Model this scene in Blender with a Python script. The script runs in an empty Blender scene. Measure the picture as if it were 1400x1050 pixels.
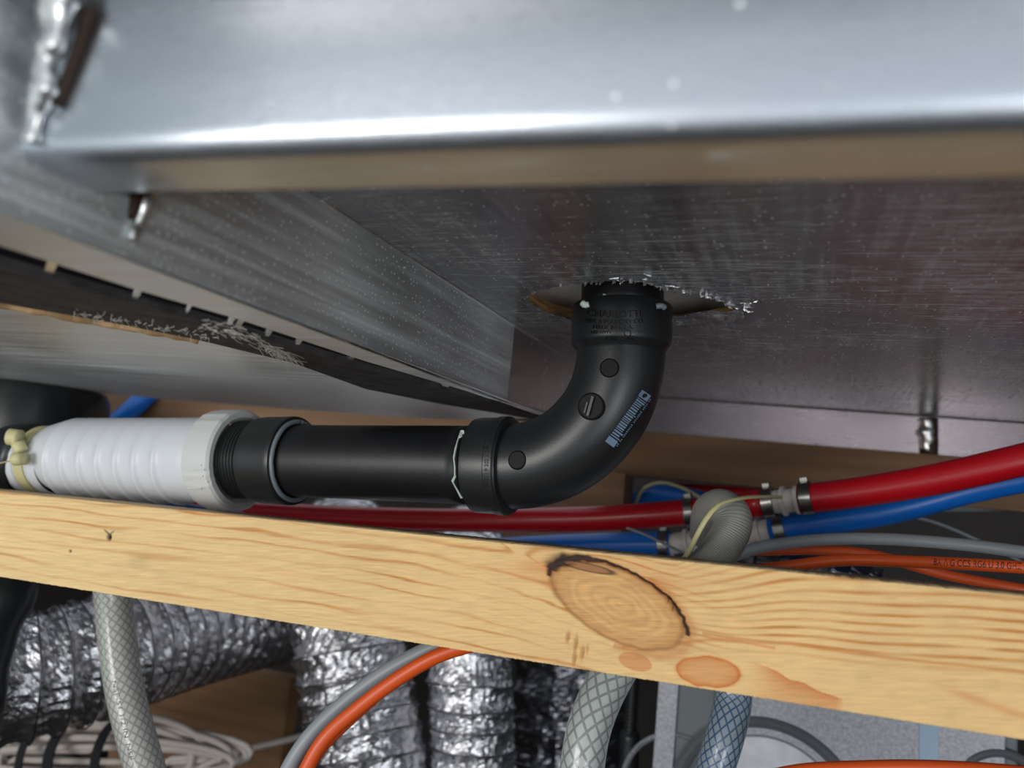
import bpy, bmesh, math, random
import numpy as np
from mathutils import Vector, Matrix, noise
from mathutils.bvhtree import BVHTree
random.seed(7)
rng = np.random.default_rng(7)
SC = bpy.context.scene
COL = SC.collection
PI = math.pi

# ------------------------------------------------------------------ camera
F = 1100.0
yv = Vector((420, 187, F)).normalized()
xv = Vector((2818, 137, -F)); xv = (xv - yv * xv.dot(yv)).normalized()
zv = xv.cross(yv)
def W(c):
    c = Vector(c); return Vector((c.dot(xv), c.dot(yv), c.dot(zv)))
def ray(px, py): return W(((px - 700) / F, (py - 525) / F, 1.0))
def P(px, py, d): return ray(px, py) * d
def PZ(px, py, z): r = ray(px, py); return r * (z / r.z)
def PY(px, py, y): r = ray(px, py); return r * (y / r.y)
def PX(px, py, x): r = ray(px, py); return r * (x / r.x)
R_, U_, B_ = W((1, 0, 0)), W((0, -1, 0)), W((0, 0, -1))
cam_d = bpy.data.cameras.new('camera'); cam = bpy.data.objects.new('camera', cam_d); COL.objects.link(cam)
cam.matrix_world = Matrix(((R_.x, U_.x, B_.x, 0), (R_.y, U_.y, B_.y, 0), (R_.z, U_.z, B_.z, 0), (0, 0, 0, 1)))
cam_d.sensor_width = 36; cam_d.lens = F / 1400 * 36; cam_d.clip_start = 0.005
cam_d.dof.use_dof = True; cam_d.dof.focus_distance = 0.46; cam_d.dof.aperture_fstop = 6.5
SC.camera = cam

# ------------------------------------------------------------------ world and light
wd = bpy.data.worlds.new('world'); SC.world = wd; wd.use_nodes = True
wn = wd.node_tree
wn.nodes['Background'].inputs[0].default_value = (0.86, 0.93, 1.0, 1)
wn.nodes['Background'].inputs[1].default_value = 0.80
def area(name, loc, target, size, power, col):
    l = bpy.data.lights.new(name, 'AREA'); l.shape = 'RECTANGLE'; l.size, l.size_y = size; l.energy = power; l.color = col
    o = bpy.data.objects.new(name, l); COL.objects.link(o); o.location = loc
    o.rotation_euler = (Vector(target) - Vector(loc)).to_track_quat('-Z', 'Y').to_euler(); return o
area('daylight', (-0.75, -1.1, -0.12), (0.0, 0.5, -0.02), (0.8, 0.35), 11, (1.0, 0.97, 0.92))
area('daylight_side', (0.75, -0.95, -0.30), (0.0, 0.6, 0.02), (0.5, 0.3), 4.5, (0.95, 0.97, 1.0))
SC.view_settings.view_transform = 'Standard'; SC.view_settings.look = 'None'
SC.view_settings.exposure = 0.0; SC.view_settings.gamma = 1.0; SC.view_settings.use_curve_mapping = False
SC.cycles.max_bounces = 8; SC.cycles.glossy_bounces = 5; SC.cycles.sample_clamp_indirect = 6

# ------------------------------------------------------------------ helpers
def lin(c):
    return tuple(((v / 255) / 12.92 if v / 255 <= .04045 else ((v / 255 + .055) / 1.055) ** 2.4) for v in c)
def mat(name, col=(200, 200, 200), rough=.5, metal=0, bump=0, bscale=200, coat=0, var=0, vscale=30, spec=.5, extra=None, trans=0, alpha=1):
    m = bpy.data.materials.new(name); m.use_nodes = True; nt = m.node_tree; b = nt.nodes['Principled BSDF']
    c = lin(col) + (1,)
    b.inputs['Base Color'].default_value = c; b.inputs['Roughness'].default_value = rough
    b.inputs['Metallic'].default_value = metal; b.inputs['Coat Weight'].default_value = coat
    b.inputs['Specular IOR Level'].default_value = spec; b.inputs['Transmission Weight'].default_value = trans
    tc = nt.nodes.new('ShaderNodeTexCoord')
    if bump:
        n = nt.nodes.new('ShaderNodeTexNoise'); n.inputs['Scale'].default_value = bscale; n.inputs['Detail'].default_value = 5
        nt.links.new(tc.outputs['Object'], n.inputs['Vector'])
        bp = nt.nodes.new('ShaderNodeBump'); bp.inputs['Strength'].default_value = bump; bp.inputs['Distance'].default_value = .001
        nt.links.new(n.outputs['Fac'], bp.inputs['Height']); nt.links.new(bp.outputs['Normal'], b.inputs['Normal'])
    if var:
        n = nt.nodes.new('ShaderNodeTexNoise'); n.inputs['Scale'].default_value = vscale; n.inputs['Detail'].default_value = 6
        nt.links.new(tc.outputs['Object'], n.inputs['Vector'])
        r = nt.nodes.new('ShaderNodeValToRGB')
        r.color_ramp.elements[0].position = .3; r.color_ramp.elements[1].position = .7
        r.color_ramp.elements[0].color = tuple(v * (1 - var) for v in c[:3]) + (1,); r.color_ramp.elements[1].color = tuple(min(1, v * (1 + var)) for v in c[:3]) + (1,)
        nt.links.new(n.outputs['Fac'], r.inputs['Fac']); nt.links.new(r.outputs['Color'], b.inputs['Base Color'])
    if extra: extra(nt, b, tc)
    return m
def N(nt, t, **kw):
    n = nt.nodes.new(t)
    for k, v in kw.items(): setattr(n, k, v)
    return n
def math_(nt, op, a, b=None, clamp=False):
    n = N(nt, 'ShaderNodeMath', operation=op, use_clamp=clamp)
    for i, v in enumerate((a, b)):
        if v is None: continue
        if isinstance(v, (int, float)): n.inputs[i].default_value = v
        else: nt.links.new(v, n.inputs[i])
    return n.outputs[0]

def mk(name, V, Fc, m, parent=None, smooth=True, label=None, cat=None, group=None, kind=None, uv=None, origin=None):
    me = bpy.data.meshes.new(name)
    V = [Vector(v) for v in V]
    if origin is None:
        o_ = sum(V, Vector()) / max(1, len(V))
    else: o_ = Vector(origin)
    me.from_pydata([v - o_ for v in V], [], Fc); me.update()
    if uv is not None:
        l = me.uv_layers.new(name='UVMap')
        li = np.zeros(len(me.loops), dtype=np.int32); me.loops.foreach_get('vertex_index', li)
        # seam handled through per-loop uv when list has the length of loops
        arr = np.array(uv, dtype=np.float32)
        if len(arr) != len(me.loops): arr = arr[li]
        l.data.foreach_set('uv', arr.ravel())
    if smooth: me.polygons.foreach_set('use_smooth', [True] * len(me.polygons))
    me.materials.append(m)
    o = bpy.data.objects.new(name, me); COL.objects.link(o)
    if parent is not None:
        o.parent = parent
        pw = parent.location.copy()
        q = parent.parent
        while q is not None: pw += q.location; q = q.parent
        o.location = o_ - pw
    else: o.location = o_
    tag(o, label, cat, group, kind)
    return o
def tag(o, label=None, cat=None, group=None, kind=None):
    if label: o['label'] = label
    if cat: o['category'] = cat
    if group: o['group'] = group
    if kind: o['kind'] = kind
def thing(name, loc, label, cat, group=None):
    o = bpy.data.objects.new(name, None); COL.objects.link(o); o.location = loc; o.empty_display_size = .02
    tag(o, label, cat, group); return o

def catmull(pts, n=12):
    pts = [Vector(p) for p in pts]
    if len(pts) == 2: return [pts[0].lerp(pts[1], i / n) for i in range(n + 1)]
    e = [pts[0] * 2 - pts[1]] + pts + [pts[-1] * 2 - pts[-2]]
    out = []
    for i in range(1, len(e) - 2):
        a, b, c, d = e[i - 1:i + 3]
        for k in range(n):
            t = k / n
            out.append(.5 * ((2 * b) + (c - a) * t + (2 * a - 5 * b + 4 * c - d) * t * t + (3 * b - a - 3 * c + d) * t ** 3))
    out.append(pts[-1]); return out
def resample(pts, step):
    L = [0]
    for a, b in zip(pts, pts[1:]): L.append(L[-1] + (b - a).length)
    n = max(2, int(L[-1] / step)); out = []; j = 0
    for i in range(n + 1):
        s = L[-1] * i / n
        while j < len(L) - 2 and L[j + 1] < s: j += 1
        t = (s - L[j]) / max(1e-9, L[j + 1] - L[j]); out.append(pts[j].lerp(pts[j + 1], min(1, t)))
    return out, L[-1]
def frames(path):
    T = []
    for i in range(len(path)):
        a = path[max(0, i - 1)]; b = path[min(len(path) - 1, i + 1)]; T.append((b - a).normalized())
    n = T[0].cross(Vector((0, 0, 1)));
    if n.length < .1: n = T[0].cross(Vector((0, 1, 0)))
    n.normalize(); out = []
    for i, t in enumerate(T):
        n = (n - t * n.dot(t)).normalized(); out.append((t, n, t.cross(n)))
    return out
def tube(name, pts, r, m, parent=None, seg=20, step=.006, rf=None, cap=True, smooth=True, raw=False, r2=None, flat=1.0, **kw):
    path = [Vector(p) for p in pts] if raw else resample(catmull(pts), step)[0]
    fr = frames(path); V = []; UV = []; s = 0; n = len(path); Ltot = sum((b - a).length for a, b in zip(path, path[1:]))
    for i, p in enumerate(path):
        if i: s += (p - path[i - 1]).length
        t, a, b = fr[i]; rr = r if r2 is None else r + (r2 - r) * s / Ltot
        for k in range(seg):
            th = 2 * PI * k / seg; q = rr * (rf(s, th, p) if rf else 1)
            V.append(p + a * (math.cos(th) * q) + b * (math.sin(th) * q * flat))
    Fc = []; UL = []; ss = 0; S = [0]
    for i in range(1, n): S.append(S[-1] + (path[i] - path[i - 1]).length)
    for i in range(n - 1):
        for k in range(seg):
            k2 = (k + 1) % seg
            Fc.append((i * seg + k, i * seg + k2, (i + 1) * seg + k2, (i + 1) * seg + k))
            UL += [(k / seg, S[i]), ((k + 1) / seg, S[i]), ((k + 1) / seg, S[i + 1]), (k / seg, S[i + 1])]
    if cap:
        Fc.append(tuple(range(seg - 1, -1, -1))); UL += [(0, 0)] * seg
        Fc.append(tuple((n - 1) * seg + k for k in range(seg))); UL += [(0, 0)] * seg
    return mk(name, V, Fc, m, parent, smooth, uv=UL, **kw)
def lathe(name, o, ax, prof, m, parent=None, seg=64, sharp=True, rf=None, **kw):
    """prof: (s, r) along axis"""
    ax = Vector(ax).normalized(); a = ax.cross(Vector((0, 0, 1)))
    if a.length < .3: a = ax.cross(Vector((0, 1, 0)))
    a.normalize(); b = ax.cross(a); V = []; Fc = []
    for (s, r) in prof:
        for k in range(seg):
            th = 2 * PI * k / seg; q = r * (rf(s, th) if rf else 1)
            V.append(Vector(o) + ax * s + a * math.cos(th) * q + b * math.sin(th) * q)
    for i in range(len(prof) - 1):
        for k in range(seg):
            k2 = (k + 1) % seg; Fc.append((i * seg + k, i * seg + k2, (i + 1) * seg + k2, (i + 1) * seg + k))
    ob = mk(name, V, Fc, m, parent, True, **kw)
    if sharp: autosharp(ob)
    return ob
def autosharp(ob, deg=35):
    bm = bmesh.new(); bm.from_mesh(ob.data)
    for e in bm.edges:
        if len(e.link_faces) == 2 and e.calc_face_angle(0) > math.radians(deg): e.smooth = False
    bm.to_mesh(ob.data); bm.free()
def slab(name, poly, off, m, parent=None, bev=0, **kw):
    """polygon (world points) extruded by vector off"""
    n = len(poly); off = Vector(off)
    V = [Vector(p) for p in poly] + [Vector(p) + off for p in poly]
    Fc = [tuple(range(n)), tuple(range(2 * n - 1, n - 1, -1))] + [(i, i + n, (i + 1) % n + n, (i + 1) % n) for i in range(n)]
    ob = mk(name, V, Fc, m, parent, False, **kw)
    bm = bmesh.new(); bm.from_mesh(ob.data); bmesh.ops.recalc_face_normals(bm, faces=bm.faces)
    if bev: bmesh.ops.bevel(bm, geom=bm.edges[:], offset=bev, segments=2, affect='EDGES', profile=.6)
    bm.to_mesh(ob.data); bm.free(); return ob
def box(name, lo, hi, m, parent=None, bev=0, **kw):
    x0, y0, z0 = lo; x1, y1, z1 = hi
    return slab(name, [(x0, y0, z0), (x1, y0, z0), (x1, y1, z0), (x0, y1, z0)], (0, 0, z1 - z0), m, parent, bev, **kw)
def bvh_of(*obs):
    V = []; Fc = []
    for o in obs:
        off = Vector(o.location); q = o.parent
        while q is not None: off += q.location; q = q.parent
        b = len(V); V += [v.co + off for v in o.data.vertices]; Fc += [tuple(i + b for i in p.vertices) for p in o.data.polygons]
    return BVHTree.FromPolygons(V, Fc)
def hit(bv, px, py):
    h = bv.ray_cast(Vector((0, 0, 0)), ray(px, py).normalized()); return h[0], h[1]
def decal(name, bv, V2, Fc, m, parent, off=.0003, solid=0, **kw):
    V = []; bad = set()
    for i, (x, y) in enumerate(V2):
        p, nn = hit(bv, x, y)
        if p is None: bad.add(i); V.append(Vector((0, 0, 0))); continue
        if nn.dot(p) > 0: nn = -nn
        V.append(p + nn * off)
    Fc = [f for f in Fc if not any(i in bad for i in f)]
    if not Fc: return None
    used = sorted({i for f in Fc for i in f}); mp = {u: k for k, u in enumerate(used)}
    ob = mk(name, [V[u] for u in used], [tuple(mp[i] for i in f) for f in Fc], m, parent, False, **kw)
    if solid:
        s = ob.modifiers.new('s', 'SOLIDIFY'); s.thickness = solid; s.offset = 0
    return ob
def text2d(s):
    c = bpy.data.curves.new('t', 'FONT'); c.body = s; c.align_x = 'CENTER'; c.align_y = 'CENTER'; c.resolution_u = 3
    o = bpy.data.objects.new('t', c); COL.objects.link(o); dg = bpy.context.evaluated_depsgraph_get()
    me = bpy.data.meshes.new_from_object(o.evaluated_get(dg)); bm = bmesh.new(); bm.from_mesh(me); bmesh.ops.triangulate(bm, faces=bm.faces); bm.to_mesh(me); bm.free(); V = [(v.co.x, v.co.y) for v in me.vertices]; Fc = [tuple(p.vertices) for p in me.polygons]
    bpy.data.objects.remove(o); bpy.data.curves.remove(c); bpy.data.meshes.remove(me); return V, Fc
def text_decal(s, bv, cx, cy, width, h, m, parent, ang=0, bend=0, off=.0003, solid=0, name='lettering', weight=None):
    V, Fc = text2d(s)
    xs = [v[0] for v in V]; ys = [v[1] for v in V]; w = max(xs) - min(xs); hh = max(ys) - min(ys); mx = (max(xs) + min(xs)) / 2; my = (max(ys) + min(ys)) / 2
    ca, sa = math.cos(ang), math.sin(ang); out = []
    for x, y in V:
        u = (x - mx) / w * width; v = -(y - my) / hh * h
        v += bend * (u / (width / 2)) ** 2
        out.append((cx + u * ca - v * sa, cy + u * sa + v * ca))
    return decal(name, bv, out, Fc, m, parent, off, solid)

# ------------------------------------------------------------------ materials
def alu_extra(dust=.5, cross=True, rough=.3, aniso=.75, tan=(0, 1, 0), film_=.5, spk=.06, gy=False, dsc=165, dth=.125, dustcol=(.86, .89, .9)):
    def f(nt, b, tc):
        L = nt.links.new
        geo = tc.outputs['Object']
        hs = []
        for sc in ((30, 1500, 1500), (1300, 25, 1300)) if cross else (((2600, 12, 2600),) if gy else ((12, 2600, 2600),)):
            mp = N(nt, 'ShaderNodeMapping'); mp.inputs['Scale'].default_value = sc; L(geo, mp.inputs['Vector'])
            n = N(nt, 'ShaderNodeTexNoise'); n.inputs['Scale'].default_value = 1; n.inputs['Detail'].default_value = 3; L(mp.outputs[0], n.inputs['Vector']); hs.append(n.outputs['Fac'])
        big = N(nt, 'ShaderNodeTexNoise'); big.inputs['Scale'].default_value = 9; big.inputs['Detail'].default_value = 4; L(geo, big.inputs['Vector'])
        h = hs[0] if len(hs) == 1 else math_(nt, 'ADD', hs[0], hs[1])
        bp = N(nt, 'ShaderNodeBump'); bp.inputs['Strength'].default_value = .3; bp.inputs['Distance'].default_value = .0003; L(h, bp.inputs['Height'])
        wv = N(nt, 'ShaderNodeBump'); wv.inputs['Strength'].default_value = .12; wv.inputs['Distance'].default_value = .004; L(big.outputs['Fac'], wv.inputs['Height']); L(bp.outputs[0], wv.inputs['Normal'])
        L(wv.outputs[0], b.inputs['Normal'])
        # roughness variation
        rm = math_(nt, 'MULTIPLY', h, rough * .6); rr = math_(nt, 'ADD', rm, rough * .55); L(rr, b.inputs['Roughness'])
        b.inputs['Anisotropic'].default_value = aniso
        tv = N(nt, 'ShaderNodeCombineXYZ')
        for i in range(3): tv.inputs[i].default_value = tan[i]
        L(tv.outputs[0], b.inputs['Tangent'])
        # dust specks
        vo = N(nt, 'ShaderNodeTexVoronoi'); vo.inputs['Scale'].default_value = dsc; vo.inputs['Randomness'].default_value = .6; L(geo, vo.inputs['Vector'])
        vo2 = N(nt, 'ShaderNodeTexVoronoi'); vo2.inputs['Scale'].default_value = 430; L(geo, vo2.inputs['Vector'])
        s1 = math_(nt, 'MULTIPLY', math_(nt, 'LESS_THAN', vo.outputs['Distance'], dth), math_(nt, 'GREATER_THAN', N_sep(nt, vo.outputs['Color']), 1 - dust))
        s2 = math_(nt, 'MULTIPLY', math_(nt, 'LESS_THAN', vo2.outputs['Distance'], .23), math_(nt, 'GREATER_THAN', N_sep(nt, vo2.outputs['Color']), 1 - spk))
        s = math_(nt, 'MAXIMUM', s1, s2)
        # short scuffs
        mp = N(nt, 'ShaderNodeMapping'); mp.inputs['Scale'].default_value = (45, 900, 900); L(geo, mp.inputs['Vector'])
        n = N(nt, 'ShaderNodeTexNoise'); n.inputs['Scale'].default_value = 1; n.inputs['Detail'].default_value = 2; L(mp.outputs[0], n.inputs['Vector'])
        if cross:
            pat = math_(nt, 'GREATER_THAN', math_(nt, 'ADD', n.outputs['Fac'], math_(nt, 'MULTIPLY', big.outputs['Fac'], .5)), .90)
            s = math_(nt, 'MAXIMUM', s, math_(nt, 'MULTIPLY', pat, .5))
        # long scratches
        for ang, k in ((.35, 60), (-.2, 45)):
            mp = N(nt, 'ShaderNodeMapping'); mp.inputs['Rotation'].default_value = (0, 0, ang); mp.inputs['Scale'].default_value = (3, k, k); L(geo, mp.inputs['Vector'])
            n = N(nt, 'ShaderNodeTexNoise'); n.inputs['Scale'].default_value = 1; n.inputs['Detail'].default_value = 2; L(mp.outputs[0], n.inputs['Vector'])
            dd = math_(nt, 'ABSOLUTE', math_(nt, 'SUBTRACT', n.outputs['Fac'], .71)); s = math_(nt, 'MAXIMUM', s, math_(nt, 'MULTIPLY', math_(nt, 'LESS_THAN', dd, .0025), .6))
        mp2 = N(nt, 'ShaderNodeMapping'); mp2.inputs['Scale'].default_value = (14, 260, 260) if cross else ((200, 5, 200) if gy else (6, 120, 120)); L(geo, mp2.inputs['Vector'])
        n2 = N(nt, 'ShaderNodeTexNoise'); n2.inputs['Scale'].default_value = 1; n2.inputs['Detail'].default_value = 4; L(mp2.outputs[0], n2.inputs['Vector'])
        mp3 = N(nt, 'ShaderNodeMapping'); mp3.inputs['Scale'].default_value = (240, 12, 240); L(geo, mp3.inputs['Vector'])
        n3 = N(nt, 'ShaderNodeTexNoise'); n3.inputs['Scale'].default_value = 1; n3.inputs['Detail'].default_value = 3; L(mp3.outputs[0], n3.inputs['Vector'])
        st_ = math_(nt, 'POWER', math_(nt, 'MULTIPLY', math_(nt, 'ADD', n2.outputs['Fac'], n3.outputs['Fac'] if cross else n2.outputs['Fac']), .98), 3.0)
        film = math_(nt, 'MULTIPLY', math_(nt, 'MULTIPLY', big.outputs['Fac'], film_), st_ if cross else math_(nt, 'ADD', .5, math_(nt, 'MULTIPLY', st_, .5)))
        tot = math_(nt, 'MAXIMUM', math_(nt, 'MULTIPLY', s, .95), film, True)
        d = N(nt, 'ShaderNodeBsdfDiffuse'); d.inputs['Color'].default_value = dustcol + (1,)
        mx = N(nt, 'ShaderNodeMixShader'); L(tot, mx.inputs[0]); L(b.outputs[0], mx.inputs[1]); L(d.outputs[0], mx.inputs[2])
        L(mx.outputs[0], nt.nodes['Material Output'].inputs['Surface'])
    return f
def N_sep(nt, col):
    s = N(nt, 'ShaderNodeSeparateColor'); nt.links.new(col, s.inputs[0]); return s.outputs[0]
M = {}
M['alu_under'] = mat('brushed aluminium underside', (176, 176, 180), .2, 1, extra=alu_extra(.9, rough=.19, film_=.26, aniso=.6, spk=.10))
M['alu_side'] = mat('dusty aluminium side', (186, 192, 192), .3, 1, extra=alu_extra(.9, cross=False, rough=.42, film_=.75, spk=.30, gy=True, dsc=300, dth=.16, tan=(0, 0, 1)))
M['alu_front'] = mat('clean aluminium front', (206, 212, 220), .3, 1, extra=alu_extra(.1, cross=False, rough=.36, aniso=.2, film_=.10, spk=.0, tan=(0, 0, 1)))
M['alu_low'] = mat('brushed aluminium tray', (206, 206, 202), .25, 1, extra=alu_extra(.2, cross=False, rough=.42, film_=.8, spk=.03))
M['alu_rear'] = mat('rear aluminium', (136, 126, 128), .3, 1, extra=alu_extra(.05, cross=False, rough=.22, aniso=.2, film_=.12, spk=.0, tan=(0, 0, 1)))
M['weld'] = mat('bright weld metal', (240, 240, 236), .34, 1, bump=.2, bscale=150)
M['scorch'] = mat('scorched weld edge', (60, 42, 30), .6, .3)
M['burr'] = mat('torn aluminium burr', (235, 235, 235), .22, 1, bump=.6, bscale=500)
M['abs'] = mat('black abs plastic', (29, 31, 33), .36, 0, bump=.06, bscale=900, spec=.55)
M['abs2'] = mat('black abs pipe', (20, 21, 24), .42, 0, bump=.06, bscale=600, spec=.45, var=.4, vscale=40)
M['abs_txt'] = mat('moulded plastic lettering', (10, 10, 11), .5, 0)
M['mark'] = mat('matt moulded plastic', (20, 21, 22), .62, 0, spec=.25)
M['glue'] = mat('white joint cement', (215, 228, 215), .5)
M['gluegrey'] = mat('grey cement bead', (120, 130, 138), .35)
M['white'] = mat('white pvc', (214, 218, 224), .38, 0, bump=.05, bscale=200)
M['nut'] = mat('off white nylon', (208, 210, 208), .42, bump=.05, bscale=150)
M['cream'] = mat('yellowed nylon strap', (206, 200, 150), .5)
M['red'] = mat('red pex', (176, 10, 26), .3)
M['blue'] = mat('blue pex', (14, 100, 190), .3)
M['orange'] = mat('orange cable jacket', (214, 84, 28), .4)
M['greyc'] = mat('grey cable jacket', (140, 146, 150), .42)
M['greyhose'] = mat('grey hose rubber', (132, 132, 128), .55)
M['steel'] = mat('steel clamp', (150, 150, 146), .3, 1)
M['fit'] = mat('white plastic fitting', (205, 198, 192), .45)
M['foil'] = mat('crinkled foil', (226, 226, 230), .24, 1, bump=1.0, bscale=330)
M['wire'] = mat('duct wire', (120, 120, 124), .3, 1)
M['rubber'] = mat('black rubber', (28, 32, 34), .35, bump=.3, bscale=60)
M['dark'] = mat('black slot shade', (14, 13, 13), .8)
M['strip'] = mat('dark rubber strip', (70, 67, 68), .75, 0, spec=.15, bump=.3, bscale=300, var=.4, vscale=80)
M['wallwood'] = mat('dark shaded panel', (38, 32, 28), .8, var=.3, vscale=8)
M['white_cable'] = mat('white cable jacket', (196, 186, 178), .45)
M['velcro'] = mat('black hook strap', (12, 14, 20), .8)
M['box'] = mat('grey painted steel', (150, 152, 158), .45, .4, var=.25, vscale=350)
M['boxdark'] = mat('grey steel panel', (98, 104, 108), .5, .3)
M['tape'] = mat('pale blue tape', (150, 176, 196), .4)
M['bar'] = mat('printed barcode ink', (112, 134, 160), .5)
M['fiber'] = mat('pale glass fibre', (240, 238, 230), .4)
M['foam'] = mat('dried tan sealant', (176, 144, 104), .7, bump=.8, bscale=300)
M['txt'] = mat('dark print', (60, 30, 18), .6)
M['txtg'] = mat('grey print', (70, 80, 74), .6)
def woodmat(name, base, dark, sc=(14, 14, 140)):
    def f(nt, b, tc):
        L = nt.links.new
        mp = N(nt, 'ShaderNodeMapping'); mp.inputs['Scale'].default_value = sc; L(tc.outputs['Object'], mp.inputs['Vector'])
        n = N(nt, 'ShaderNodeTexNoise'); n.inputs['Scale'].default_value = 1; n.inputs['Detail'].default_value = 5; L(mp.outputs[0], n.inputs['Vector'])
        r = N(nt, 'ShaderNodeValToRGB'); r.color_ramp.elements[0].position = .35; r.color_ramp.elements[1].position = .65
        r.color_ramp.elements[0].color = lin(dark) + (1,); r.color_ramp.elements[1].color = lin(base) + (1,)
        L(n.outputs['Fac'], r.inputs['Fac']); L(r.outputs['Color'], b.inputs['Base Color'])
    return mat(name, base, .65, extra=f)
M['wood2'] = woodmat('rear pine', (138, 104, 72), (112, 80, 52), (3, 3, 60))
M['ply'] = woodmat('plywood edge', (170, 132, 84), (110, 76, 44), (60, 60, 500))
def braid(name, base, line, n_around=9, pitch=.011, thin=.16, rough=.35):
    def f(nt, b, tc):
        L = nt.links.new
        s = N(nt, 'ShaderNodeSeparateXYZ'); L(tc.outputs['UV'], s.inputs[0])
        u = math_(nt, 'MULTIPLY', s.outputs[0], n_around); v = math_(nt, 'MULTIPLY', s.outputs[1], 1 / pitch)
        ls = []
        for op in ('ADD', 'SUBTRACT'):
            w = math_(nt, 'FRACT', math_(nt, 'ADD', math_(nt, op, u, v), 100.0)); ls.append(math_(nt, 'LESS_THAN', math_(nt, 'ABSOLUTE', math_(nt, 'SUBTRACT', w, .5)), thin))
        k = math_(nt, 'MAXIMUM', ls[0], ls[1])
        mx = N(nt, 'ShaderNodeMix', data_type='RGBA'); L(k, mx.inputs[0]); mx.inputs[6].default_value = lin(base) + (1,); mx.inputs[7].default_value = lin(line) + (1,)
        L(mx.outputs[2], b.inputs['Base Color'])
        bp = N(nt, 'ShaderNodeBump'); bp.inputs['Strength'].default_value = .5; bp.inputs['Distance'].default_value = .0006; L(k, bp.inputs['Height']); L(bp.outputs[0], b.inputs['Normal'])
    return mat(name, base, rough, coat=.4, extra=f)
M['hoseA'] = braid('clear hose with white braid', (178, 178, 172), (140, 140, 136), 14, .0075, .14)
M['hoseB'] = braid('clear hose with pale braid', (178, 184, 180), (128, 136, 134), 10, .010, .12)
M['hoseC'] = braid('clear hose with blue braid', (140, 152, 162), (56, 88, 120), 13, .0075, .11)
def ribhose(nt, b, tc):
    L = nt.links.new; s = N(nt, 'ShaderNodeSeparateXYZ'); L(tc.outputs['UV'], s.inputs[0])
    w = math_(nt, 'SINE', math_(nt, 'ADD', math_(nt, 'MULTIPLY', s.outputs[1], 2 * PI / .0014), math_(nt, 'MULTIPLY', s.outputs[0], 2 * PI)))
    bp = N(nt, 'ShaderNodeBump'); bp.inputs['Strength'].default_value = .35; bp.inputs['Distance'].default_value = .0003; L(w, bp.inputs['Height']); L(bp.outputs[0], b.inputs['Normal'])
M['greyhose'] = mat('ribbed grey hose', (146, 146, 140), .5, extra=ribhose)

# ------------------------------------------------------------------ setting
def struct(name, lo, hi, m): return box(name, lo, hi, m, kind='structure')
H = .116; HF = .076; HS = .0597; X0 = -.2075
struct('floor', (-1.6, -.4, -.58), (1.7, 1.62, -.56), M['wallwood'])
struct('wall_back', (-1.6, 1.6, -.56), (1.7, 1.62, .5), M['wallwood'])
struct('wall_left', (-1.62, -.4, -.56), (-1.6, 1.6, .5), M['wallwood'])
M['wallr'] = mat('grey side wall', (140, 141, 140), .7, var=.2, vscale=3)
struct('wall_right', (1.7, -.4, -.56), (1.72, 1.6, .5), M['wallr'])

# ------------------------------------------------------------------ tank
tank = thing('aluminum_tank', (0.2, .6, H), 'large brushed aluminium tank with jagged pipe hole cut in its underside', 'tank')
E = PZ(900, 543, H); Fp = PZ(1400, 578, H)
dE = (Fp - E).normalized()
rearL = E + dE * ((X0 - E.x) / dE.x); rearR = E + dE * ((1.5 - E.x) / dE.x)
# hole outline in pixels, jagged
hole_px = [(720, 408), (724, 402), (738, 397), (752, 395), (766, 391), (780, 389), (795, 388), (806, 386), (818, 386), (830, 384), (843, 384), (855, 384),
           (868, 385), (880, 387), (892, 390), (905, 394), (918, 396), (932, 398), (945, 400), (958, 402), (970, 405), (982, 409), (990, 414), (999, 421),
           (1010, 422), (1020, 421), (1012, 427), (1002, 433), (988, 437), (965, 441), (940, 444), (910, 447), (875, 448), (840, 447), (805, 443), (775, 437), (750, 430), (732, 421), (723, 414)]
hole = []
for i, (a, b) in enumerate(zip(hole_px, hole_px[1:] + hole_px[:1])):
    for k in range(5):
        t = k / 5; j = .7 if i < 25 else .3
        hole.append(PZ(a[0] + (b[0] - a[0]) * t + random.uniform(-j, j), a[1] + (b[1] - a[1]) * t + random.uniform(-j, j), H))
fl = PZ(-200, 250, H); outer = [Vector((X0, .12, H)), Vector((1.5, .12, H)), rearR, rearL]
def sheet_with_hole(name, outer, hole, z, th, m, parent):
    bm = bmesh.new(); ed = []
    for loop in (outer, hole):
        vs = [bm.verts.new((p.x, p.y, z)) for p in loop]
        ed += [bm.edges.new((vs[i], vs[(i + 1) % len(vs)])) for i in range(len(vs))]
    bmesh.ops.triangle_fill(bm, edges=ed, use_beauty=True)
    bmesh.ops.recalc_face_normals(bm, faces=bm.faces)
    r = bmesh.ops.extrude_face_region(bm, geom=bm.faces[:])
    for v in r['geom']:
        if isinstance(v, bmesh.types.BMVert): v.co.z += th
    bmesh.ops.recalc_face_normals(bm, faces=bm.faces)
    V = [v.co.copy() for v in bm.verts]; bm.verts.index_update(); Fc = [tuple(v.index for v in f.verts) for f in bm.faces]; bm.free()
    return mk(name, V, Fc, m, parent, False)
sheet_with_hole('underside_sheet', outer, hole, H, .0012, M['alu_under'], tank)
hc = PZ(868, 414, H)
core_hole = [hc + (p - hc) * (1.0 + (.05 if p.y < hc.y else -.02)) for p in hole[::5]]
sheet_with_hole('plywood_core', [Vector((X0 + .002, .2, 0)), Vector((1.4, .2, 0)), Vector((1.4, .75, 0)), Vector((X0 + .002, .8, 0))], core_hole, H + .0013, .006, M['ply'], tank)
box('liner', (-.2, .25, H + .015), (.6, .8, H + .023), mat('white tank liner', (240, 236, 228), .5), tank)
M['sealant'] = mat('pale sealant', (196, 190, 176), .5, bump=.5, bscale=120)
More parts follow.
